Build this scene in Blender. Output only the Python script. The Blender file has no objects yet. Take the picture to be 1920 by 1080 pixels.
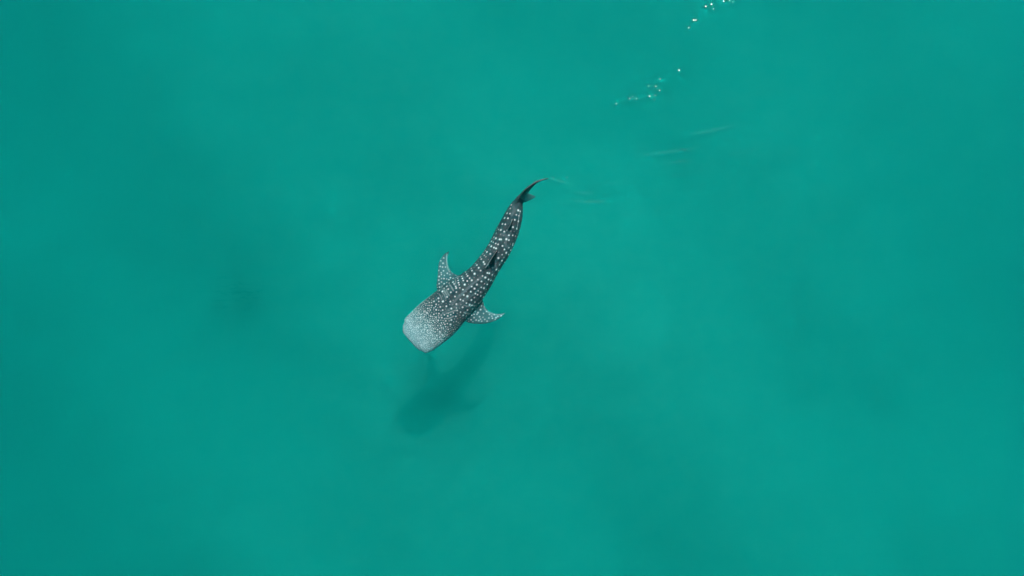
import bpy, bmesh, math, random
import numpy as np
from mathutils import Vector, kdtree
from mathutils.bvhtree import BVHTree

R = math.radians
random.seed(7)
rng = np.random.default_rng(11)
scene = bpy.context.scene
COL = scene.collection

# ------------------------------------------------------------------ camera
CAM_H = 21.333                       # drone height above the water, metres
FPX = 1280.0                         # focal length in pixels of the 1920 px wide photograph
cam_data = bpy.data.cameras.new('camera')
cam = bpy.data.objects.new('camera', cam_data)
COL.objects.link(cam)
cam_data.sensor_width = 36.0
cam_data.lens = 24.0
cam_data.clip_start = 0.1
cam_data.clip_end = 2000.0
cam.location = (0, 0, CAM_H)
cam.rotation_euler = (0, 0, 0)       # straight down
scene.camera = cam

# ------------------------------------------------------------------ sky and sun
SUN_ZEN = R(38.0)
SUN_AZ = (0.25, 0.968)               # horizontal direction towards the sun
az_n = math.hypot(*SUN_AZ)
TO_SUN = Vector((SUN_AZ[0] / az_n * math.sin(SUN_ZEN), SUN_AZ[1] / az_n * math.sin(SUN_ZEN), math.cos(SUN_ZEN)))
world = bpy.data.worlds.new('World')
scene.world = world
world.use_nodes = True
wn = world.node_tree
for n in list(wn.nodes):
    wn.nodes.remove(n)
sky = wn.nodes.new('ShaderNodeTexSky')
sky.sky_type = 'NISHITA'
sky.sun_disc = False
sky.sun_elevation = math.pi / 2 - SUN_ZEN
sky.sun_rotation = math.atan2(SUN_AZ[0], SUN_AZ[1])
sky.air_density = 1.0
sky.dust_density = 0.0
bg = wn.nodes.new('ShaderNodeBackground')
bg.inputs['Strength'].default_value = 0.05
wo = wn.nodes.new('ShaderNodeOutputWorld')
wn.links.new(sky.outputs[0], bg.inputs[0])
wn.links.new(bg.outputs[0], wo.inputs[0])

sun_data = bpy.data.lights.new('sun', 'SUN')
sun_data.energy = 4.8
sun_data.angle = R(0.53)
sun_data.color = (1.0, 0.975, 0.94)
sun = bpy.data.objects.new('sun', sun_data)
COL.objects.link(sun)
sun.rotation_euler = (-TO_SUN).to_track_quat('-Z', 'Y').to_euler()
sun.location = TO_SUN * 60

vs = scene.view_settings
vs.view_transform = 'Standard'
vs.look = 'None'
vs.exposure = 0.28
vs.gamma = 1.0
vs.use_curve_mapping = False
cy = scene.cycles
cy.use_adaptive_sampling = False
cy.use_denoising = True
cy.denoiser = 'OPENIMAGEDENOISE'
cy.denoising_input_passes = 'RGB_ALBEDO_NORMAL'
cy.max_bounces = 24
cy.volume_bounces = 16
cy.diffuse_bounces = 3
cy.glossy_bounces = 2
cy.transparent_max_bounces = 12
cy.sample_clamp_indirect = 6.0
cy.caustics_reflective = False
cy.caustics_refractive = False


# ------------------------------------------------------------------ helpers
def unproj(px, py, z=0.0):
    """world point at height z seen at this pixel of the 1920x1080 frame"""
    k = (CAM_H - z) / FPX
    return Vector(((px - 960.0) * k, (540.0 - py) * k, z))


def link_mesh(name, verts, faces, mat=None, parent=None, smooth=True):
    me = bpy.data.meshes.new(name)
    me.from_pydata(verts, [], faces)
    me.update()
    if smooth:
        me.polygons.foreach_set('use_smooth', [True] * len(me.polygons))
    o = bpy.data.objects.new(name, me)
    COL.objects.link(o)
    if mat:
        me.materials.append(mat)
    if parent:
        o.parent = parent
    return o


def new_mat(name):
    m = bpy.data.materials.new(name)
    m.use_nodes = True
    nt = m.node_tree
    for n in list(nt.nodes):
        nt.nodes.remove(n)
    return m, nt


def catmull(P, n):
    """P: (k,d) array -> n points, Catmull-Rom, uniform in parameter"""
    P = np.asarray(P, float)
    k = len(P)
    Q = np.vstack([2 * P[0] - P[1], P, 2 * P[-1] - P[-2]])
    out = []
    for t in np.linspace(0, k - 1, n):
        i = min(int(t), k - 2)
        f = t - i
        p0, p1, p2, p3 = Q[i], Q[i + 1], Q[i + 2], Q[i + 3]
        out.append(0.5 * ((2 * p1) + (-p0 + p2) * f + (2 * p0 - 5 * p1 + 4 * p2 - p3) * f * f
                          + (-p0 + 3 * p1 - 3 * p2 + p3) * f ** 3))
    return np.array(out)


# ------------------------------------------------------------------ materials
def sand_material():
    m, nt = new_mat('pale_sand')
    N, L = nt.nodes, nt.links
    out = N.new('ShaderNodeOutputMaterial')
    b = N.new('ShaderNodeBsdfPrincipled')
    b.inputs['Roughness'].default_value = 0.9
    tc = N.new('ShaderNodeTexCoord')
    # broad patches of weed and silt on the sand
    n1 = N.new('ShaderNodeTexNoise'); n1.inputs['Scale'].default_value = 0.13
    n1.inputs['Detail'].default_value = 5; n1.inputs['Roughness'].default_value = 0.6
    L.new(tc.outputs['Object'], n1.inputs['Vector'])
    r1 = N.new('ShaderNodeValToRGB')
    r1.color_ramp.elements[0].position = 0.36; r1.color_ramp.elements[0].color = (0.62, 0.58, 0.47, 1)
    r1.color_ramp.elements[1].position = 0.60; r1.color_ramp.elements[1].color = (0.67, 0.625, 0.505, 1)
    L.new(n1.outputs['Fac'], r1.inputs[0])
    n2 = N.new('ShaderNodeTexNoise'); n2.inputs['Scale'].default_value = 0.95
    n2.inputs['Detail'].default_value = 7; n2.inputs['Roughness'].default_value = 0.7
    L.new(tc.outputs['Object'], n2.inputs['Vector'])
    r2 = N.new('ShaderNodeValToRGB')
    r2.color_ramp.elements[0].position = 0.3; r2.color_ramp.elements[0].color = (0.52, 0.53, 0.52, 1)
    r2.color_ramp.elements[1].position = 0.7; r2.color_ramp.elements[1].color = (1, 1, 1, 1)
    L.new(n2.outputs['Fac'], r2.inputs[0])
    mx = N.new('ShaderNodeMix'); mx.data_type = 'RGBA'; mx.blend_type = 'MULTIPLY'
    mx.inputs[0].default_value = 1.0
    L.new(r1.outputs[0], mx.inputs[6]); L.new(r2.outputs[0], mx.inputs[7])
    L.new(mx.outputs[2], b.inputs['Base Color'])
    L.new(b.outputs[0], out.inputs['Surface'])
    return m


def water_material():
    m, nt = new_mat('sea_water')
    N, L = nt.nodes, nt.links
    out = N.new('ShaderNodeOutputMaterial')
    tc = N.new('ShaderNodeTexCoord')
    # fine ripples on top of the modelled waves
    mp = N.new('ShaderNodeMapping')
    mp.inputs['Rotation'].default_value = (0, 0, R(-12))
    mp.inputs['Scale'].default_value = (0.45, 1.0, 1.0)
    L.new(tc.outputs['Object'], mp.inputs['Vector'])
    n1 = N.new('ShaderNodeTexNoise'); n1.inputs['Scale'].default_value = 1.1
    n1.inputs['Detail'].default_value = 3; n1.inputs['Distortion'].default_value = 0.6
    L.new(mp.outputs[0], n1.inputs['Vector'])
    bp = N.new('ShaderNodeBump'); bp.inputs['Strength'].default_value = 1.0
    bp.inputs['Distance'].default_value = 0.010
    L.new(n1.outputs['Fac'], bp.inputs['Height'])
    fr = N.new('ShaderNodeFresnel'); fr.inputs['IOR'].default_value = 1.34
    L.new(bp.outputs[0], fr.inputs['Normal'])
    tr = N.new('ShaderNodeBsdfTransparent')
    gl = N.new('ShaderNodeBsdfGlossy'); gl.distribution = 'BECKMANN'; gl.inputs['Roughness'].default_value = 0.20
    L.new(bp.outputs[0], gl.inputs['Normal'])
    mx = N.new('ShaderNodeMixShader')
    L.new(fr.outputs[0], mx.inputs[0]); L.new(tr.outputs[0], mx.inputs[1]); L.new(gl.outputs[0], mx.inputs[2])
    L.new(mx.outputs[0], out.inputs['Surface'])
    # the green coastal water itself
    sc = N.new('ShaderNodeVolumeScatter')
    sc.inputs['Color'].default_value = (0.01,0.985,0.985, 1)
    sc.inputs['Density'].default_value = 0.32
    sc.inputs['Anisotropy'].default_value = 0.925
    ab = N.new('ShaderNodeVolumeAbsorption')
    ab.inputs['Color'].default_value = (0.12,0.917,0.922, 1)
    ab.inputs['Density'].default_value = 0.42
    ad = N.new('ShaderNodeAddShader')
    L.new(sc.outputs[0], ad.inputs[0]); L.new(ab.outputs[0], ad.inputs[1])
    L.new(ad.outputs[0], out.inputs['Volume'])
    return m


def skin_material():
    m, nt = new_mat('spotted_skin')
    N, L = nt.nodes, nt.links
    out = N.new('ShaderNodeOutputMaterial')
    b = N.new('ShaderNodeBsdfPrincipled')
    b.inputs['Roughness'].default_value = 0.55
    b.inputs['Specular IOR Level'].default_value = 0.15
    tc = N.new('ShaderNodeTexCoord')

    def attr(nm):
        a = N.new('ShaderNodeAttribute'); a.attribute_name = nm
        return a.outputs['Fac']

    def mix(fac, a, c):
        x = N.new('ShaderNodeMix'); x.data_type = 'RGBA'
        if isinstance(fac, float): x.inputs[0].default_value = fac
        else: L.new(fac, x.inputs[0])
        for s, v in ((6, a), (7, c)):
            if isinstance(v, tuple): x.inputs[s].default_value = (*v, 1)
            else: L.new(v, x.inputs[s])
        return x.outputs[2]
    nz = N.new('ShaderNodeTexNoise'); nz.inputs['Scale'].default_value = 5.0
    nz.inputs['Detail'].default_value = 6; nz.inputs['Roughness'].default_value = 0.7
    L.new(tc.outputs['Object'], nz.inputs['Vector'])
    mr = N.new('ShaderNodeMapRange'); mr.inputs[1].default_value = 0.35; mr.inputs[2].default_value = 0.65
    L.new(nz.outputs['Fac'], mr.inputs[0])
    dark = mix(mr.outputs[0], (0.011, 0.018, 0.032), (0.082, 0.068, 0.068))
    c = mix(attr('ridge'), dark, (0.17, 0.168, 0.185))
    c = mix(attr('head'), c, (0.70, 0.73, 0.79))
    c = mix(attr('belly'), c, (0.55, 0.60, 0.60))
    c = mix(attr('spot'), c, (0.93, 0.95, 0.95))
    L.new(c, b.inputs['Base Color'])
    L.new(b.outputs[0], out.inputs['Surface'])
    return m


def plain_material(name, col, rough=0.3):
    m, nt = new_mat(name)
    N, L = nt.nodes, nt.links
    out = N.new('ShaderNodeOutputMaterial')
    b = N.new('ShaderNodeBsdfPrincipled')
    b.inputs['Base Color'].default_value = (*col, 1)
    b.inputs['Roughness'].default_value = rough
    L.new(b.outputs[0], out.inputs['Surface'])
    return m


# ------------------------------------------------------------------ seabed
SEABED_Z = -6.5


def axis(fine, lo, hi, outer, growth=1.35):
    c = list(np.arange(lo, hi + 1e-6, fine))
    d, p = fine, hi
    while p < outer:
        d *= growth
        p = min(p + d, outer); c.append(p)
    d, p = fine, lo
    while p > -outer:
        d *= growth
        p = max(p - d, -outer); c.insert(0, p)
    return np.array(c)


def grid_faces(nx, ny, off=0):
    i = np.arange(nx - 1); j = np.arange(ny - 1)
    I, J = np.meshgrid(i, j)
    a = (J * nx + I).ravel() + off
    return np.stack([a, a + 1, a + 1 + nx, a + nx], 1)


def mesh_from_arrays(name, V, F):
    me = bpy.data.meshes.new(name)
    V = np.asarray(V, np.float32); F = np.asarray(F, np.int32)
    me.vertices.add(len(V)); me.vertices.foreach_set('co', V.ravel())
    me.loops.add(F.size); me.loops.foreach_set('vertex_index', F.ravel())
    me.polygons.add(len(F))
    me.polygons.foreach_set('loop_start', np.arange(len(F), dtype=np.int32) * F.shape[1])
    me.polygons.foreach_set('loop_total', np.full(len(F), F.shape[1], np.int32))
    me.polygons.foreach_set('use_smooth', np.ones(len(F), bool))
    me.update(calc_edges=True)
    me.validate()
    return me


xs = axis(0.35, -20, 20, 420); ys = axis(0.35, -13, 13, 420)
X, Y = np.meshgrid(xs, ys)
Z = SEABED_Z + 0.28 * np.sin(X * 0.21 + 0.9) * np.cos(Y * 0.27 + 0.4) + 0.12 * np.sin(X * 0.55 + Y * 0.4)
Z -= 0.9 * np.clip((-X - 5) / 11, 0, 1.6) ** 1.3 + 0.3 * np.clip((X - 10) / 7, 0, 2) ** 1.3
me = mesh_from_arrays('seabed', np.stack([X.ravel(), Y.ravel(), Z.ravel()], 1), grid_faces(len(xs), len(ys)))
me.materials.append(sand_material())
seabed = bpy.data.objects.new('seabed', me); COL.objects.link(seabed)
seabed['kind'] = 'structure'
seabed['label'] = 'pale sandy seabed with darker weed patches under the green water'

# a small clump of seagrass on the sand, left of the shark
gv, gf = [], []
gc = unproj(450, 549, SEABED_Z)
for k in range(75):
    a, q = random.uniform(0, 2 * math.pi), abs(random.gauss(0, 0.5))
    x, y = gc.x + q * 1.2 * math.cos(a) + .25 * math.sin(3 * a), gc.y + q * 0.8 * math.sin(a)
    h, t, lean = random.uniform(.15, .4), random.uniform(0, math.pi), random.uniform(0, .25)
    dx, dy, la = .022 * math.cos(t), .022 * math.sin(t), random.uniform(0, 6.28)
    zb = SEABED_Z - 0.35
    o = len(gv)
    gv += [(x - dx, y - dy, zb), (x + dx, y + dy, zb),
           (x + dx * .8 + lean * .5 * math.cos(la), y + dy * .8 + lean * .5 * math.sin(la), zb + .35 + h * .6),
           (x - dx * .8 + lean * .5 * math.cos(la), y - dy * .8 + lean * .5 * math.sin(la), zb + .35 + h * .6),
           (x + lean * math.cos(la), y + lean * math.sin(la), zb + .35 + h)]
    gf += [(o, o + 1, o + 2, o + 3), (o + 3, o + 2, o + 4)]
sg_o = link_mesh('seagrass', gv, gf, plain_material('dark_seagrass', (0.07, 0.10, 0.05), .8), smooth=False)
sg_o['kind'] = 'stuff'
sg_o['label'] = 'small dark clump of seagrass on the sand left of the shark'
sg_o['category'] = 'seagrass'

# ------------------------------------------------------------------ sea water
# small wavelets that catch the sun: (px, py, size)
_gl = [(395, 910, 1.0), (458, 912, 1.0), (578, 888, 1.5), (622, 920, .9), (272, 957, .8), (636, 797, .9),
       (670, 835, .7), (675, 730, .5), (570, 793, .5), (850, 650, 1.1), (985, 187, 1.2), (1008, 187, .9),
       (940, 258, .5), (1098, 60, 1.0), (1150, 40, 1.5), (1263, 12, 1.4), (1315, 3, .8), (1350, 20, .5),
       (1168, 83, .5), (422, 893, .5), (630, 880, .5)]
glints = [(1100 + x / 4.91, y / 4.91, s) for x, y, s in _gl] + [(1037.5, 336.5, .8), (1063, 333, .5), (1004.5, 339.5, .7)]
# faint wakes left by the tail: polyline, half width m, height m
wakes = [
    ([(1028, 335), (1040, 334), (1052, 327), (1064, 320)], 0.035, 0.067),
    ([(1026, 336), (1040, 338), (1056, 343), (1084, 349)], 0.035, 0.067),
    ([(1062, 382), (1090, 385), (1115, 386), (1142, 385)], 0.175, 0.098),
    ([(1030, 406), (1040, 406), (1056, 404)], 0.158, 0.120),
    ([(1140, 330), (1160, 329), (1188, 326)], 0.175, 0.122),
    ([(1222, 312), (1262, 311), (1305, 307)], 0.193, 0.096),
    ([(1165, 300), (1215, 298), (1260, 293), (1340, 282)], 0.21, 0.102),
    ([(1280, 264), (1340, 254), (1395, 238)], 0.228, 0.1),
    ([(1340, 228), (1380, 219), (1412, 208)], 0.21, 0.11),
    ([(1380, 190), (1470, 180), (1560, 160)], 0.245, 0.12),
    ([(1070, 366), (1092, 368), (1120, 367)], 0.14, 0.11),
    ([(1110, 352), (1150, 350), (1190, 344)], 0.158, 0.140),
    ([(1240, 340), (1290, 334), (1330, 325)], 0.193, 0.115),
    ([(1360, 300), (1400, 293), (1450, 278)], 0.21, 0.115),
    ([(1150, 412), (1190, 409), (1230, 403)], 0.21, 0.118),
]


def dense_axis(spec, outer, growth=1.4):
    """spec: list of (lo, hi, step), consecutive"""
    c = []
    for lo, hi, st in spec:
        n = max(1, round((hi - lo) / st))
        c += list(lo + (hi - lo) * np.arange(n) / n)
    c.append(spec[-1][1])
    d, p = spec[-1][2], spec[-1][1]
    while p < outer:
        d *= growth; p = min(p + d, outer); c.append(p)
    d, p = spec[0][2], spec[0][0]
    while p > -outer:
        d *= growth; p = max(p - d, -outer); c.insert(0, p)
    return np.array(c)


WX = dense_axis([(-17, 0.5, 0.10), (0.5, 6.9, 0.016), (6.9, 10.6, 0.03), (10.6, 17, 0.08)], 380)
WY = dense_axis([(-10, 1.7, 0.10), (1.7, 5.6, 0.02), (5.6, 9.1, 0.016), (9.1, 10, 0.1)], 380)
X, Y = np.meshgrid(WX, WY)
Z = np.zeros_like(X)
for lam, ang, amp, ph in [(2.6, 80, .0024, 0.3), (1.9, 68, .0014, 2.1), (3.7, 97, .0035, 4.0), (1.2, 75, .0005, 1.0),
                          (7.5, 60, .010, 0.5), (5.1, 118, .006, 3.3)]:
    k = 2 * math.pi / lam
    Z += amp * np.sin(k * (X * math.cos(R(ang)) + Y * math.sin(R(ang))) + ph + 0.8 * np.sin(X * .31 + Y * .23 + ph))
fade = np.clip((120 - np.hypot(X, Y)) / 100, 0, 1)
Z *= fade
WK = np.zeros_like(Z)
for pts, hw, amp in wakes:
    P = [unproj(*p) for p in pts]
    P = catmull([(p.x, p.y) for p in P], 18)
    lo, hi = P.min(0) - 4 * hw, P.max(0) + 4 * hw
    ix = np.where((WX > lo[0]) & (WX < hi[0]))[0]; iy = np.where((WY > lo[1]) & (WY < hi[1]))[0]
    sl = np.ix_(iy, ix)
    x, y = X[sl], Y[sl]
    best = np.full(x.shape, 1e9); par = np.zeros(x.shape)
    for q in range(len(P) - 1):
        a, b = P[q], P[q + 1]
        ab = b - a
        t = np.clip(((x - a[0]) * ab[0] + (y - a[1]) * ab[1]) / (ab @ ab), 0, 1)
        d = np.hypot(x - a[0] - t * ab[0], y - a[1] - t * ab[1])
        msk = d < best
        best[msk] = d[msk]; par[msk] = ((q + t) / (len(P) - 1))[msk]
    # crest height along the wake: steep enough on its sunward side to pick up a little of the sun
    T = np.gradient(P, axis=0); T /= np.linalg.norm(T, axis=1)[:, None]
    A = []
    for q in range(len(P)):
        p = Vector((P[q][0], P[q][1], 0))
        nn = (TO_SUN + (Vector((0, 0, CAM_H)) - p).normalized()).normalized()
        need = np.array([nn.x, nn.y]) / nn.z
        across = abs(-T[q][1] * need[0] + T[q][0] * need[1])
        along = abs(T[q] @ need)
        env = math.sin(math.pi * (0.06 + 0.88 * q / (len(P) - 1)))
        dist = amp - 0.006 + 0.05 * (1 - env) ** 2
        A.append(max(0.02, across - math.sqrt(max(dist ** 2 - along ** 2, 0))) * hw / 0.86)
    WK[sl] = np.maximum(WK[sl], np.interp(par, np.linspace(0, 1, len(P)), A) * np.exp(-(best / hw) ** 2) * np.clip(np.minimum(par, 1 - par) * 12 + .02, 0, 1))
Z += WK
for px, py, s in glints:
    p = unproj(px, py)
    n = (TO_SUN + (Vector((0, 0, CAM_H)) - p).normalized()).normalized()
    slope = math.hypot(n.x, n.y) / n.z
    sg = 0.022 + 0.011 * s
    if py < 60:
        sg *= 0.85
        slope *= 0.90
    amp = slope * sg / 0.607 * (1.02 + 0.08 * random.random())
    d = Vector((n.x, n.y)).normalized()
    cx, cy_ = p.x - d.x * sg, p.y - d.y * sg
    ix = np.where(abs(WX - cx) < sg * 5)[0]; iy = np.where(abs(WY - cy_) < sg * 5)[0]
    if not len(ix) or not len(iy):
        continue
    sl = np.ix_(iy, ix)
    Z[sl] += amp * np.exp(-((X[sl] - cx) ** 2 + (Y[sl] - cy_) ** 2) / (2 * sg * sg))
nx, ny = len(WX), len(WY)
V = np.stack([X.ravel(), Y.ravel(), Z.ravel()], 1)
F = grid_faces(nx, ny)
# close the body of water: skirt and bottom
loop = list(range(nx)) + [j * nx + nx - 1 for j in range(1, ny)] + [(ny - 1) * nx + i for i in range(nx - 2, -1, -1)] \
    + [j * nx for j in range(ny - 2, 0, -1)]
BOT = SEABED_Z - 4.5
low = V[loop].copy(); low[:, 2] = BOT
base = len(V)
V = np.vstack([V, low, [[0, 0, BOT]]])
n = len(loop)
side = np.array([[loop[i], base + i, base + (i + 1) % n, loop[(i + 1) % n]] for i in range(n)])
me = bpy.data.meshes.new('sea_water')
allf = [tuple(f) for f in np.vstack([F, side]).tolist()]
allf += [(base + i, base + n, base + (i + 1) % n) for i in range(n)]
me.from_pydata(V.tolist(), [], allf)
me.update()
sm = np.ones(len(allf), bool); sm[len(F):] = False
me.polygons.foreach_set('use_smooth', sm)
me.materials.append(water_material())
water = bpy.data.objects.new('sea_water', me); COL.objects.link(water)
water['kind'] = 'structure'
water['label'] = 'calm emerald green sea water with faint ripples and a few sun glints'

# ------------------------------------------------------------------ whale shark
# spine stations: px, py of the midline, half width in px, top height, bottom depth, z of the centre line
ST = [
    (768.8, 639.3, 18, .05, .05, -1.14), (770.8, 637.6, 25, .11, .11, -1.14), (775.5, 634.0, 32.5, .17, .17, -1.15),
    (782.0, 629.5, 38.5, .23, .23, -1.16),
    (795.0, 619.0, 41.0, .30, .31, -1.18), (810.5, 606.0, 42.5, .36, .38, -1.19), (826.0, 592.5, 42.0, .41, .43, -1.20),
    (842.5, 576.5, 39.5, .44, .47, -1.21), (862.0, 557.5, 36.0, .46, .48, -1.21), (881.0, 541.0, 32.0, .46, .47, -1.20),
    (899.0, 521.5, 26.5, .44, .44, -1.18), (917.5, 495.0, 22.5, .40, .40, -1.15), (934.5, 469.5, 21.7, .36, .35, -1.11),
    (950.0, 437.5, 19.0, .30, .29, -1.07), (960.7, 411.0, 15.8, .24, .23, -1.05), (968.0, 389.0, 10.6, .17, .17, -1.04),
    (971.8, 380.0, 7.2, .14, .15, -1.05), (976, 372.0, 4.6, .12, .12, -1.04), (981, 365.0, 2.4, .09, .09, -1.00),
]
NS, NR = 150, 72
st = catmull(ST, NS)
ctr = np.array([unproj(a[0], a[1], a[5]) for a in st])
tan = np.gradient(ctr, axis=0); tan /= np.linalg.norm(tan, axis=1)[:, None]
up = np.array([0, 0, 1.0])
latv = np.cross(tan, up); latv /= np.linalg.norm(latv, axis=1)[:, None]      # points to the shark's ... image right side
upv = np.cross(latv, tan)
arc = np.concatenate([[0], np.cumsum(np.linalg.norm(np.diff(ctr, axis=0), axis=1))])
hw = st[:, 2] * (CAM_H - st[:, 5]) / FPX
parts_v, parts_f = [], []


def add_loft(rings, cap=True):
    off = sum(len(v) for v in parts_v)
    k, m_ = len(rings), len(rings[0])
    v = np.concatenate(rings)
    f = []
    for i in range(k - 1):
        for j in range(m_):
            a = off + i * m_ + j; b = off + i * m_ + (j + 1) % m_
            f.append((a, b, b + m_, a + m_))
    f.append(tuple(off + j for j in range(m_))[::-1])
    f.append(tuple(off + (k - 1) * m_ + j for j in range(m_)))
    parts_v.append(v); parts_f.extend(f)


def smooth01(x, a, b):
    t = np.clip((x - a) / (b - a), 0, 1)
    return t * t * (3 - 2 * t)


RIDGES = [(0, .016, 5), (27, .014, 4), (-27, .014, 4), (52, .018, 4), (-52, .018, 4), (78, .016, 4.5), (-78, .016, 4.5)]
rings = []
for i in range(NS):
    th = np.linspace(0, 2 * math.pi, NR, endpoint=False)        # 0 = top
    s, c = np.sin(th), np.cos(th)
    e = 2.0 + 0.5 * (1 - smooth01(arc[i], 1.0, 3.0))            # boxier head
    r = (abs(s) ** e + abs(c) ** e) ** (-1 / e)
    deg = np.degrees((th + math.pi) % (2 * math.pi) - math.pi)
    rid = np.zeros(NR)
    for a0, am, wd in RIDGES:
        rid += am * np.exp(-((deg - a0) / wd) ** 2)
    rid *= smooth01(arc[i], 1.5, 2.3) * (1 - smooth01(arc[i], 4.6, 5.4))
    keel = 0.05 * smooth01(arc[i], 4.0, 4.9) * (np.exp(-((abs(deg) - 88) / 9) ** 2))
    hh = np.where(c > 0, st[i, 3], st[i, 4])
    k = r + (rid) / max(hw[i], .2)
    ring = ctr[i] + np.outer(s * (k * hw[i] + keel), latv[i]) + np.outer(c * k * hh, upv[i])
    rings.append(ring)
add_loft(rings)


def fin(Lp, Tp, thick, n=26, m_=26):
    """Lp, Tp: leading / trailing edge (px, py, z) root to tip; thick: thickness at root and tip"""
    Lc, Tc = catmull(Lp, n), catmull(Tp, n)
    A = np.array([unproj(*p) for p in Lc]); B = np.array([unproj(*p) for p in Tc])
    mid = (A + B) / 2
    sp = np.gradient(mid, axis=0)
    rr = []
    for i in range(n):
        ch = B[i] - A[i]
        nn = np.cross(ch, sp[i]); nn /= (np.linalg.norm(nn) + 1e-9)
        if i and nn @ prev < 0:
            nn = -nn
        prev = nn
        f = i / (n - 1)
        t = thick[0] * (1 - f) + thick[1] * f
        u = np.linspace(0, 2 * math.pi, m_, endpoint=False)
        x = 0.5 - 0.5 * np.cos(u)                                    # 0 lead .. 1 trail
        y = np.sin(u) * (0.5 * t) * (1.25 - 0.75 * x)
        rr.append(A[i] + np.outer(x, ch) + np.outer(y, nn))
    add_loft(rr)


Z1, Z2 = -1.28, -1.46
zz = np.linspace(Z1, Z2, 10)
fin([(835, 560, zz[0]), (821, 547, zz[1]), (818.5, 533, zz[2]), (820, 520, zz[3]), (821, 507, zz[4]), (821.5, 499, zz[5]),
     (823, 491, zz[6]), (828.5, 481.5, zz[7]), (834.5, 475, zz[8]), (840.8, 471.3, zz[9])],
    [(880, 530, zz[0]), (872, 519, zz[1]), (860, 516.5, zz[2]), (851, 513, zz[3]), (845, 507, zz[4]), (841.5, 500, zz[5]),
     (840, 493, zz[6]), (839.6, 486, zz[7]), (840.5, 479.5, zz[8]), (842.4, 472, zz[9])], (.13, .025))
fin([(862, 590, zz[0]), (873, 603, zz[1]), (884, 606.5, zz[2]), (895.6, 607.5, zz[3]), (905, 607.2, zz[4]), (913, 606.2, zz[5]),
     (924, 603.5, zz[6]), (933, 599.5, zz[7]), (941, 593.5, zz[8]), (947.8, 587, zz[9])],
    [(893, 552, zz[0]), (905, 563, zz[1]), (909, 574.6, zz[2]), (913, 580, zz[3]), (917, 583.3, zz[4]), (921, 585.2, zz[5]),
     (928, 587.4, zz[6]), (935.6, 588.2, zz[7]), (942, 587.5, zz[8]), (948.8, 585.6, zz[9])], (.13, .025))
# first dorsal fin
fin([(901, 515, -.92), (905, 509, -.76), (910, 501.5, -.65), (917, 491, -.50), (924.5, 480, -.27), (930.5, 471.5, -.07)],
    [(926, 484, -.92), (929, 481, -.76), (930.5, 483, -.65), (931, 481, -.50), (931.5, 475, -.27), (933.5, 468, -.06)],
    (.11, .03))
# second dorsal fin
fin([(948, 438, -.92), (950, 433, -.80), (954, 426, -.62), (960.5, 414, -.40)],
    [(957, 420, -.92), (959, 417, -.80), (963, 413.5, -.62), (964, 407.5, -.39)], (.08, .03), n=16)
# tail fin: long upper lobe reaching the surface, shorter lower lobe
fin([(963, 393, -1.04), (967, 382, -.90), (973, 369, -.74), (982, 357.5, -.50), (993, 348.5, -.33), (1004, 341.5, -.20),
     (1016, 336.5, -.12), (1028, 334.2, -.07)],
    [(971, 392, -1.22), (977, 379, -1.24), (985, 368, -1.12), (991, 361, -.98), (996, 353.5, -.72), (1005, 344.5, -.42),
     (1016, 338.8, -.21), (1029, 335, -.09)], (.15, .025), n=34)
fin([(966, 392, -1.12), (977, 382, -1.26), (989, 377.5, -1.40), (1003, 370.5, -1.56)],
    [(979, 368, -.90), (989, 362, -1.02), (995, 363.5, -1.25), (1004.5, 368, -1.57)], (.09, .03), n=20)

raw = bpy.data.meshes.new('raw')
raw.from_pydata(np.concatenate(parts_v).tolist(), [], parts_f)
bmr = bmesh.new(); bmr.from_mesh(raw); bmesh.ops.triangulate(bmr, faces=[f for f in bmr.faces if len(f.verts) > 4])
bmesh.ops.recalc_face_normals(bmr, faces=bmr.faces); bmr.to_mesh(raw); bmr.free()
tmp = bpy.data.objects.new('tmp', raw); COL.objects.link(tmp)
md = tmp.modifiers.new('r', 'REMESH'); md.mode = 'VOXEL'; md.voxel_size = 0.0115; md.use_smooth_shade = True
ms = tmp.modifiers.new('s', 'SMOOTH'); ms.iterations = 4; ms.factor = 0.5
dg = bpy.context.evaluated_depsgraph_get()
body_me = bpy.data.meshes.new_from_object(tmp.evaluated_get(dg))
bpy.data.objects.remove(tmp); bpy.data.meshes.remove(raw)
body_me.name = 'whale_shark'
shark = bpy.data.objects.new('whale_shark', body_me); COL.objects.link(shark)
shark['label'] = 'large grey whale shark with white spots swimming just below the green sea surface'
shark['category'] = 'whale shark'

nv = len(body_me.vertices)
co = np.empty(nv * 3, np.float32); body_me.vertices.foreach_get('co', co); co = co.reshape(-1, 3)
nrm = np.empty(nv * 3, np.float32); body_me.vertices.foreach_get('normal', nrm); nrm = nrm.reshape(-1, 3)
# body coordinates of every vertex: distance along the spine, angle round it
si = np.empty(nv, int)
for a in range(0, nv, 20000):
    d = ((co[a:a + 20000, None, :2] - ctr[None, :, :2]) ** 2).sum(2)
    si[a:a + 20000] = d.argmin(1)
rel = co - ctr[si]
vlat = (rel * latv[si]).sum(1); vup = (rel * upv[si]).sum(1)
vs_ = arc[si] + (rel * tan[si]).sum(1)
vang = np.degrees(np.arctan2(vlat / hw[si], vup / np.where(vup > 0, st[si, 3], st[si, 4])))
relr = np.hypot(vlat / hw[si], vup / np.where(vup > 0, st[si, 3], st[si, 4]))      # >1 on the fins

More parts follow.
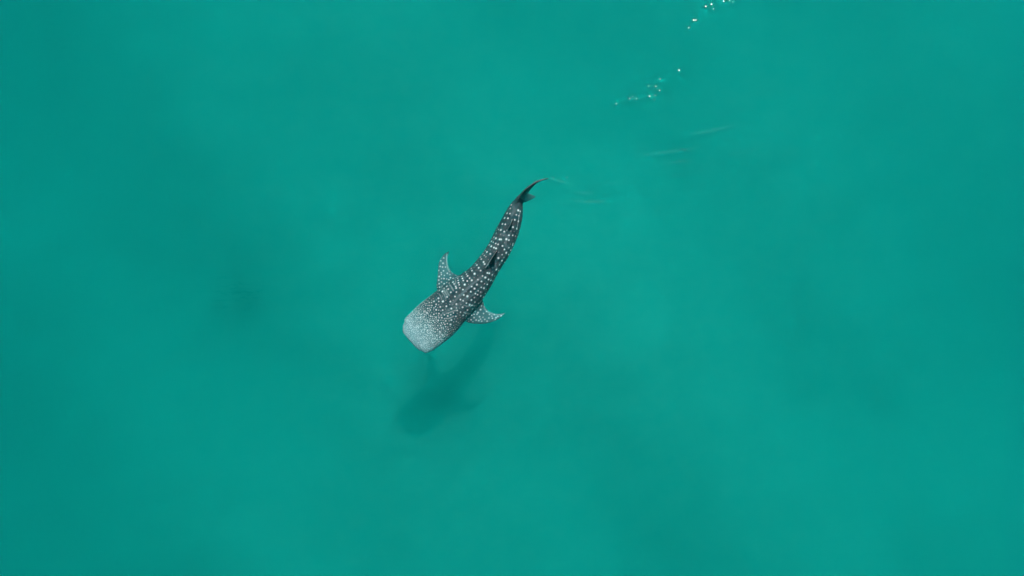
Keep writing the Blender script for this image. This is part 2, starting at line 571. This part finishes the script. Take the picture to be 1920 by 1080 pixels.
# pale spots, read off the photograph: (x, y, size) in enlarged crops
b_, m_, s_ = 1.0, .78, .55
z3 = [(247,337,m_),(237,413,m_),(205,378,s_),(195,460,m_),(175,517,m_),(243,523,m_),(298,558,m_),(230,468,s_),(272,468,s_),
(180,605,m_),(213,578,s_),(215,635,s_),(250,635,m_),(175,657,m_),(290,640,s_),(343,622,m_),(322,650,s_),(180,710,m_),(215,685,s_),
(253,710,m_),(292,695,s_),(325,700,s_),(187,757,m_),(220,755,s_),(255,775,s_),(290,745,m_),(185,805,m_),(228,820,b_),(255,590,s_),
(210,550,s_),(385,635,s_),(380,685,b_),(397,712,m_),(312,787,m_),(350,833,m_),(420,747,m_),(427,772,m_),(460,695,m_),(455,660,s_),
(450,630,s_),(507,602,b_),(518,633,m_),(530,663,m_),(563,540,m_),(575,570,m_),(592,597,m_),(645,490,m_),(655,520,m_),(620,630,m_),
(652,660,m_),(693,565,b_),(587,670,s_),(550,722,b_),(525,795,m_),(470,725,s_),(430,830,s_),(480,770,s_),(410,895,m_),(295,900,m_),
(235,965,b_),(343,967,m_),(285,1035,m_),(197,1045,m_),(137,1008,m_),(170,920,m_),(175,965,s_),(105,965,s_),(75,1025,s_),(105,1060,s_),
(710,415,m_),(727,440,m_),(752,478,m_),(780,520,m_),(778,325,b_),(790,353,m_),(822,395,b_),(838,425,b_),(812,278,m_),(835,300,s_),
(857,320,s_),(850,232,m_),(873,250,m_),(920,278,b_),(903,150,b_),(935,168,b_),(973,187,b_),(1003,198,m_),(937,95,m_),(963,108,s_),
(998,127,m_),(1033,140,s_),(972,38,b_),(1002,52,b_),(1057,68,b_),(1077,69,m_),(1153,65,b_),(1190,80,b_),(1190,8,m_),(1097,163,m_),
(1125,215,b_),(1150,262,b_),(1185,288,b_),(1182,304,m_),(1190,187,s_),(1217,225,m_),(1092,290,s_),(1037,338,b_),(1090,377,m_),(1127,400,m_),
(1057,437,s_),(955,480,b_),(1008,505,b_),(1042,520,m_),(900,468,s_),(888,437,s_),(878,553,m_),(905,558,m_),(947,582,s_),(985,598,s_),
(808,597,m_),(848,620,b_),(895,648,m_),(930,662,m_),(960,668,s_),(742,650,s_),(792,677,m_),(727,722,m_),(838,710,s_),(877,718,s_),
(650,750,s_),(692,780,m_),(790,762,m_),(828,773,m_),(862,790,m_),(745,813,s_),(783,830,s_),(638,825,b_),(705,853,m_),(737,868,m_),
(783,887,m_),(823,903,m_),(690,910,s_),(537,873,m_),(590,890,b_),(488,938,m_),(528,955,m_),(647,945,m_),(700,977,m_),(752,993,b_),
(575,990,m_),(620,1015,m_),(655,1022,s_),(690,1030,s_),(430,1005,m_),(520,1050,b_),(665,1075,m_),(357,1070,m_),(430,1060,s_),(850,850,s_)]
z4 = [(608,187,m_),(592,238,b_),(545,307,b_),(587,312,m_),(510,375,b_),(558,380,m_),(478,462,b_),(520,467,m_),(423,543,b_),
(455,550,b_),(505,573,b_),(390,597,m_),(707,265,b_),(735,280,m_),(680,330,m_),(718,345,m_),(658,403,m_),(710,423,b_),(632,508,m_),
(688,530,b_),(573,615,m_),(627,627,m_),(667,638,m_),(629,750,b_),(627,770,m_)]
z2 = [(758,130,b_),(698,193,b_),(805,197,b_),(875,125,b_),(815,62,b_),(630,150,s_),(598,237,b_),(540,237,s_),(660,272,m_),(750,263,b_),
(695,320,b_),(600,315,b_),(515,318,m_),(468,360,b_),(522,408,b_),(567,380,m_),(640,370,b_),(598,422,m_),(425,335,m_),(470,465,m_),
(560,475,b_),(630,468,b_),(682,430,b_),(720,388,m_),(768,405,m_),(822,305,b_),(893,235,b_),(812,385,m_),(850,360,s_),(905,325,m_),
(985,278,b_),(885,410,b_),(820,462,b_),(738,475,b_),(677,505,m_),(580,500,m_),(500,495,m_),(440,535,b_),(375,535,m_),(725,525,m_),
(625,543,b_),(665,543,m_),(555,543,m_),(483,530,m_),(510,543,m_),(762,515,s_),(808,527,b_),(737,560,m_),(705,590,m_),(457,573,m_),
(430,605,m_),(475,612,b_),(563,590,b_),(620,602,b_),(653,630,b_),(515,643,m_),(585,635,m_),(385,625,m_),(345,570,m_),(312,570,s_),
(545,680,m_),(607,690,b_),(685,672,m_),(737,625,m_),(775,598,m_),(650,715,m_),(547,735,m_),(585,730,m_),(615,745,m_),(480,690,m_),
(458,725,m_),(380,728,m_),(550,790,b_),(640,770,m_),(672,745,m_),(720,700,m_),(765,675,m_),(695,690,m_),(385,380,m_),(425,415,m_),
(375,430,m_),(450,250,s_),(500,210,s_),(475,295,m_),(350,350,s_),(952,350,m_),(1053,318,b_),(1130,305,b_),(1215,222,b_),(1083,243,m_),
(1042,218,m_),(1107,175,m_),(950,168,m_),(990,183,m_),(1052,120,b_),(998,100,m_),(1100,52,b_),(1167,85,m_),(1197,97,m_),(985,25,b_),
(890,60,m_),(895,5,s_),(990,395,m_),(1035,405,m_)]
z1 = [(905,633,b_),(955,648,m_),(883,658,m_),(980,672,m_),(1020,675,s_),(1050,690,m_),(1078,685,m_),(1000,688,s_),(1035,700,m_),
(1005,705,s_),(1028,715,s_),(975,703,s_),(960,730,m_),(925,697,s_),(897,693,m_),(890,725,m_),(905,713,s_),(867,720,m_),(850,700,m_),
(825,718,m_),(800,708,m_),(785,725,s_),(875,672,s_),(930,665,s_),(850,672,s_),(915,730,s_),(940,715,s_),(830,680,s_),(795,635,m_),
(838,628,b_),(758,680,m_),(735,655,m_)]
SP = []
for lst, ox, oy, sc_ in ((z3, 800, 440, 7.714), (z4, 880, 360, 7.714), (z2, 740, 540, 7.714), (z1, 700, 440, 4.5)):
    for x, y, s in lst:
        if lst is z2:
            s *= .78
        x, y = ox + x / sc_, oy + y / sc_
        if all((x - q[0]) ** 2 + (y - q[1]) ** 2 > 2.4 ** 2 for q in SP):
            SP.append((x, y, s))
bvh = BVHTree.FromPolygons([Vector(v) for v in co], [tuple(p.vertices) for p in body_me.polygons])
eye_pt = Vector((0, 0, CAM_H))
kd = kdtree.KDTree(nv)
for i in range(nv):
    kd.insert(Vector(co[i].tolist()), i)
kd.balance()


def on_skin(px, py):
    d = (unproj(px, py, -1.0) - eye_pt).normalized()
    hit = bvh.ray_cast(eye_pt, d)
    if hit[0] is None:
        hit = bvh.find_nearest(unproj(px, py, -1.0))
    return hit[0]


spot = np.zeros(nv, np.float32)


def stamp(c, r, val=1.0, soft=0.45):
    for _, i, d in kd.find_range(c, r * (1 + soft)):
        v = val * min(1.0, max(0.0, (r * (1 + soft) - d) / (2 * soft * r)))
        if v > spot[i]:
            spot[i] = v


placed = []
for x, y, s in SP:
    c = on_skin(x, y)
    placed.append(c)
    stamp(c, (0.010 + 0.021 * s) * random.uniform(.88, 1.12), random.uniform(.85, 1.0), 0.3)
# speckle elsewhere: dense and fine on the head, in loose rows on the flanks
cell = 0.03
gridh = {}


def near(c, r):
    k = int(math.ceil(r / cell))
    gx, gy, gz = int(c[0] // cell), int(c[1] // cell), int(c[2] // cell)
    for a in range(gx - k, gx + k + 1):
        for b in range(gy - k, gy + k + 1):
            for d in range(gz - k, gz + k + 1):
                for q in gridh.get((a, b, d), ()):
                    if (q[0] - c[0]) ** 2 + (q[1] - c[1]) ** 2 + (q[2] - c[2]) ** 2 < r * r:
                        return True
    return False


def put(c):
    gridh.setdefault((int(c[0] // cell), int(c[1] // cell), int(c[2] // cell)), []).append((c[0], c[1], c[2]))


for c in placed:
    put(c)
for i in rng.choice(nv, 60000, replace=False):
    s = vs_[i]
    hd = 1 - smooth01(s, 0.7, 2.1)
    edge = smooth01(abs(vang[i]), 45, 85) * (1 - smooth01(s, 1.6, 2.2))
    k = max(hd, 0.8 * edge)
    if relr[i] > 1.35 or s > 5.0:
        continue
    gap = 0.10 * (1 - k) + 0.041 * k
    if s > 2.0 and abs(vang[i]) < 72 and relr[i] < 1.1:
        gap = 0.125
    c = co[i]
    if near(c, gap * (0.9 + 0.3 * random.random())):
        continue
    put(c)
    rad = (0.011 + 0.008 * random.random()) if k > .3 else (0.012 + 0.005 * random.random())
    if abs(vang[i]) >= 85 and s > 2:
        rad = 0.026
    stamp(Vector(c.tolist()), rad, 0.7 + 0.3 * random.random() if k > .3 else 0.4)

ridge = np.zeros(nv, np.float32)


def line(pts, o, sc_, w, val, arr):
    P = catmull([(o[0] + x / sc_, o[1] + y / sc_) for x, y in pts], 10 * len(pts))
    for q in range(len(P)):
        c = on_skin(*P[q])
        for _, i, d in kd.find_range(c, w * 1.6):
            v = val * min(1.0, max(0.0, (w * 1.6 - d) / w))
            if v > arr[i]:
                arr[i] = v


O2, O3, O4 = (740, 540), (800, 440), (880, 360)
S_ = 7.714
for pts, o, w, v in [
    ([(330, 725), (365, 765), (385, 810)], O3, .016, .5), ([(285, 800), (275, 850), (300, 880)], O3, .014, .4),
    ([(410, 640), (420, 690), (400, 730)], O3, .014, .4), ([(245, 770), (262, 830), (290, 870)], O3, .016, .5),
    ([(745, 368), (800, 352), (860, 330), (900, 318)], O2, .016, .55), ([(735, 440), (790, 440), (850, 408)], O2, .016, .6),
    ([(1000, 352), (1045, 372), (1095, 372)], O2, .017, .6), ([(1075, 225), (1120, 252), (1180, 252)], O2, .015, .5),
    ([(1000, 250), (1060, 262), (1110, 258)], O2, .013, .4), ([(690, 60), (720, 100), (740, 150)], O2, .016, .4),
    ([(640, 80), (665, 120), (680, 165)], O2, .014, .35), ([(750, 20), (765, 70), (790, 110)], O2, .014, .35),
]:
    line(pts, o, S_, w * 1.1, v * .55, spot)
for pts, o, w, v in [
    ([(360, 1010), (480, 885), (560, 810), (650, 725), (780, 625)], O3, .035, .75),
    ([(640, 425), (700, 372), (790, 305), (890, 262), (1000, 170), (1080, 100)], O2, .030, .6),
    ([(440, 1070), (560, 960), (690, 850), (860, 680)], O3, .022, .45),
    ([(1180, 200), (1140, 120), (1150, 60)], O3, .03, .6), ([(985, 330), (985, 400), (1005, 460), (1020, 495)], O3, .022, .9),
    ([(530, 700), (530, 780), (560, 800)], O4, .025, .6), ([(450, 610), (510, 620), (560, 650)], O4, .04, .55),
    ([(630, 200), (650, 260), (610, 330)], O4, .04, .5),
]:
    line(pts, o, S_, w, v, ridge)
line([(738, 285), (722, 340), (708, 420), (700, 480), (690, 535)], O4, S_, .012, .45, spot)
# pale trailing edges of the pectoral fins, thin highlight painted along the tail's upper edge
line([(842, 473), (840.5, 482), (840.3, 492), (845, 506), (851, 512.5), (860, 516)], (0, 0), 1, .014, .45, spot)
line([(907, 568), (909.5, 575), (915, 581.5), (924, 586), (935.6, 588), (947, 586)], (0, 0), 1, .014, .4, spot)
line([(972, 372), (982, 358.5), (993, 349), (1004, 342), (1016, 337), (1020, 335.6)], (0, 0), 1, .010, .3, spot)
# sunlit edges of the dorsal fins, painted in as pale lines
line([(850, 480), (900, 405), (950, 325), (1008, 238)], O3, S_, .014, .5, spot)
line([(545, 555), (580, 490), (620, 405)], O4, S_, .02, .45, spot)

head = (1 - smooth01(vs_, -0.15, 1.15)) * .56
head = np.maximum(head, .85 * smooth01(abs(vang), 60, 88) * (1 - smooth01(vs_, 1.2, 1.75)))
fins = smooth01(relr, 1.05, 1.4) * ((vs_ > 1.2) & (vs_ < 3.0))
head = np.maximum(head, 0.09 * fins)
head = np.maximum(head, .26 * smooth01(-co[:, 2], .55, 1.1) * (vs_ > arc[-1] - .15))
head *= 0.85 + 0.3 * rng.random(nv)
head = np.clip(head, 0, 1).astype(np.float32)
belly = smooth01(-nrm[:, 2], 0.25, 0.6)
flank_rim = smooth01(-nrm[:, 2], -0.28, 0.05) * (1 - smooth01(vs_, 1.3, 1.8)) * (relr < 1.15)
spot = np.maximum(spot, .75 * flank_rim).astype(np.float32)  # bright rim of the head outline, painted over the pale flank
belly = np.maximum(belly, flank_rim).astype(np.float32)
bars = np.exp(-((((vs_ + 0.03 * np.sin(vang * .09 + vs_ * 3)) / 0.19) % 1.0 - 0.5) / 0.10) ** 2)
bars *= smooth01(vs_, 1.4, 1.9) * (1 - smooth01(vs_, 4.9, 5.4)) * smooth01(abs(vang), 12, 30) * (relr < 1.15)
ridge = np.maximum(ridge, .36 * bars * (0.7 + 0.6 * np.sin(vang * .13 + vs_ * 7) ** 2)).astype(np.float32)
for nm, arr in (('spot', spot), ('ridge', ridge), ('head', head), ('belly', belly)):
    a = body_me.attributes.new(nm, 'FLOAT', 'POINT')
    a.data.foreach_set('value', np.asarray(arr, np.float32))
body_me.materials.clear()
body_me.materials.append(skin_material())
body_me.polygons.foreach_set('use_smooth', np.ones(len(body_me.polygons), bool))

# eyes low on the sides of the head
eye_mat = plain_material('dark_eye', (0.01, 0.01, 0.012), 0.15)
for sgn in (-1, 1):
    k = int(np.argmin(abs(arc - 0.42)))
    p = Vector(ctr[k]) + Vector(latv[k]) * (sgn * hw[k] * 0.97) + Vector((0, 0, -0.06))
    hit = bvh.find_nearest(p)
    bm = bmesh.new()
    bmesh.ops.create_uvsphere(bm, u_segments=16, v_segments=10, radius=0.028)
    me = bpy.data.meshes.new('eye'); bm.to_mesh(me); bm.free()
    me.polygons.foreach_set('use_smooth', [True] * len(me.polygons))
    me.materials.append(eye_mat)
    e = bpy.data.objects.new('eye', me); COL.objects.link(e)
    e.location = hit[0]
    e.parent = shark
print('shark verts', nv, 'length', arc[-1])
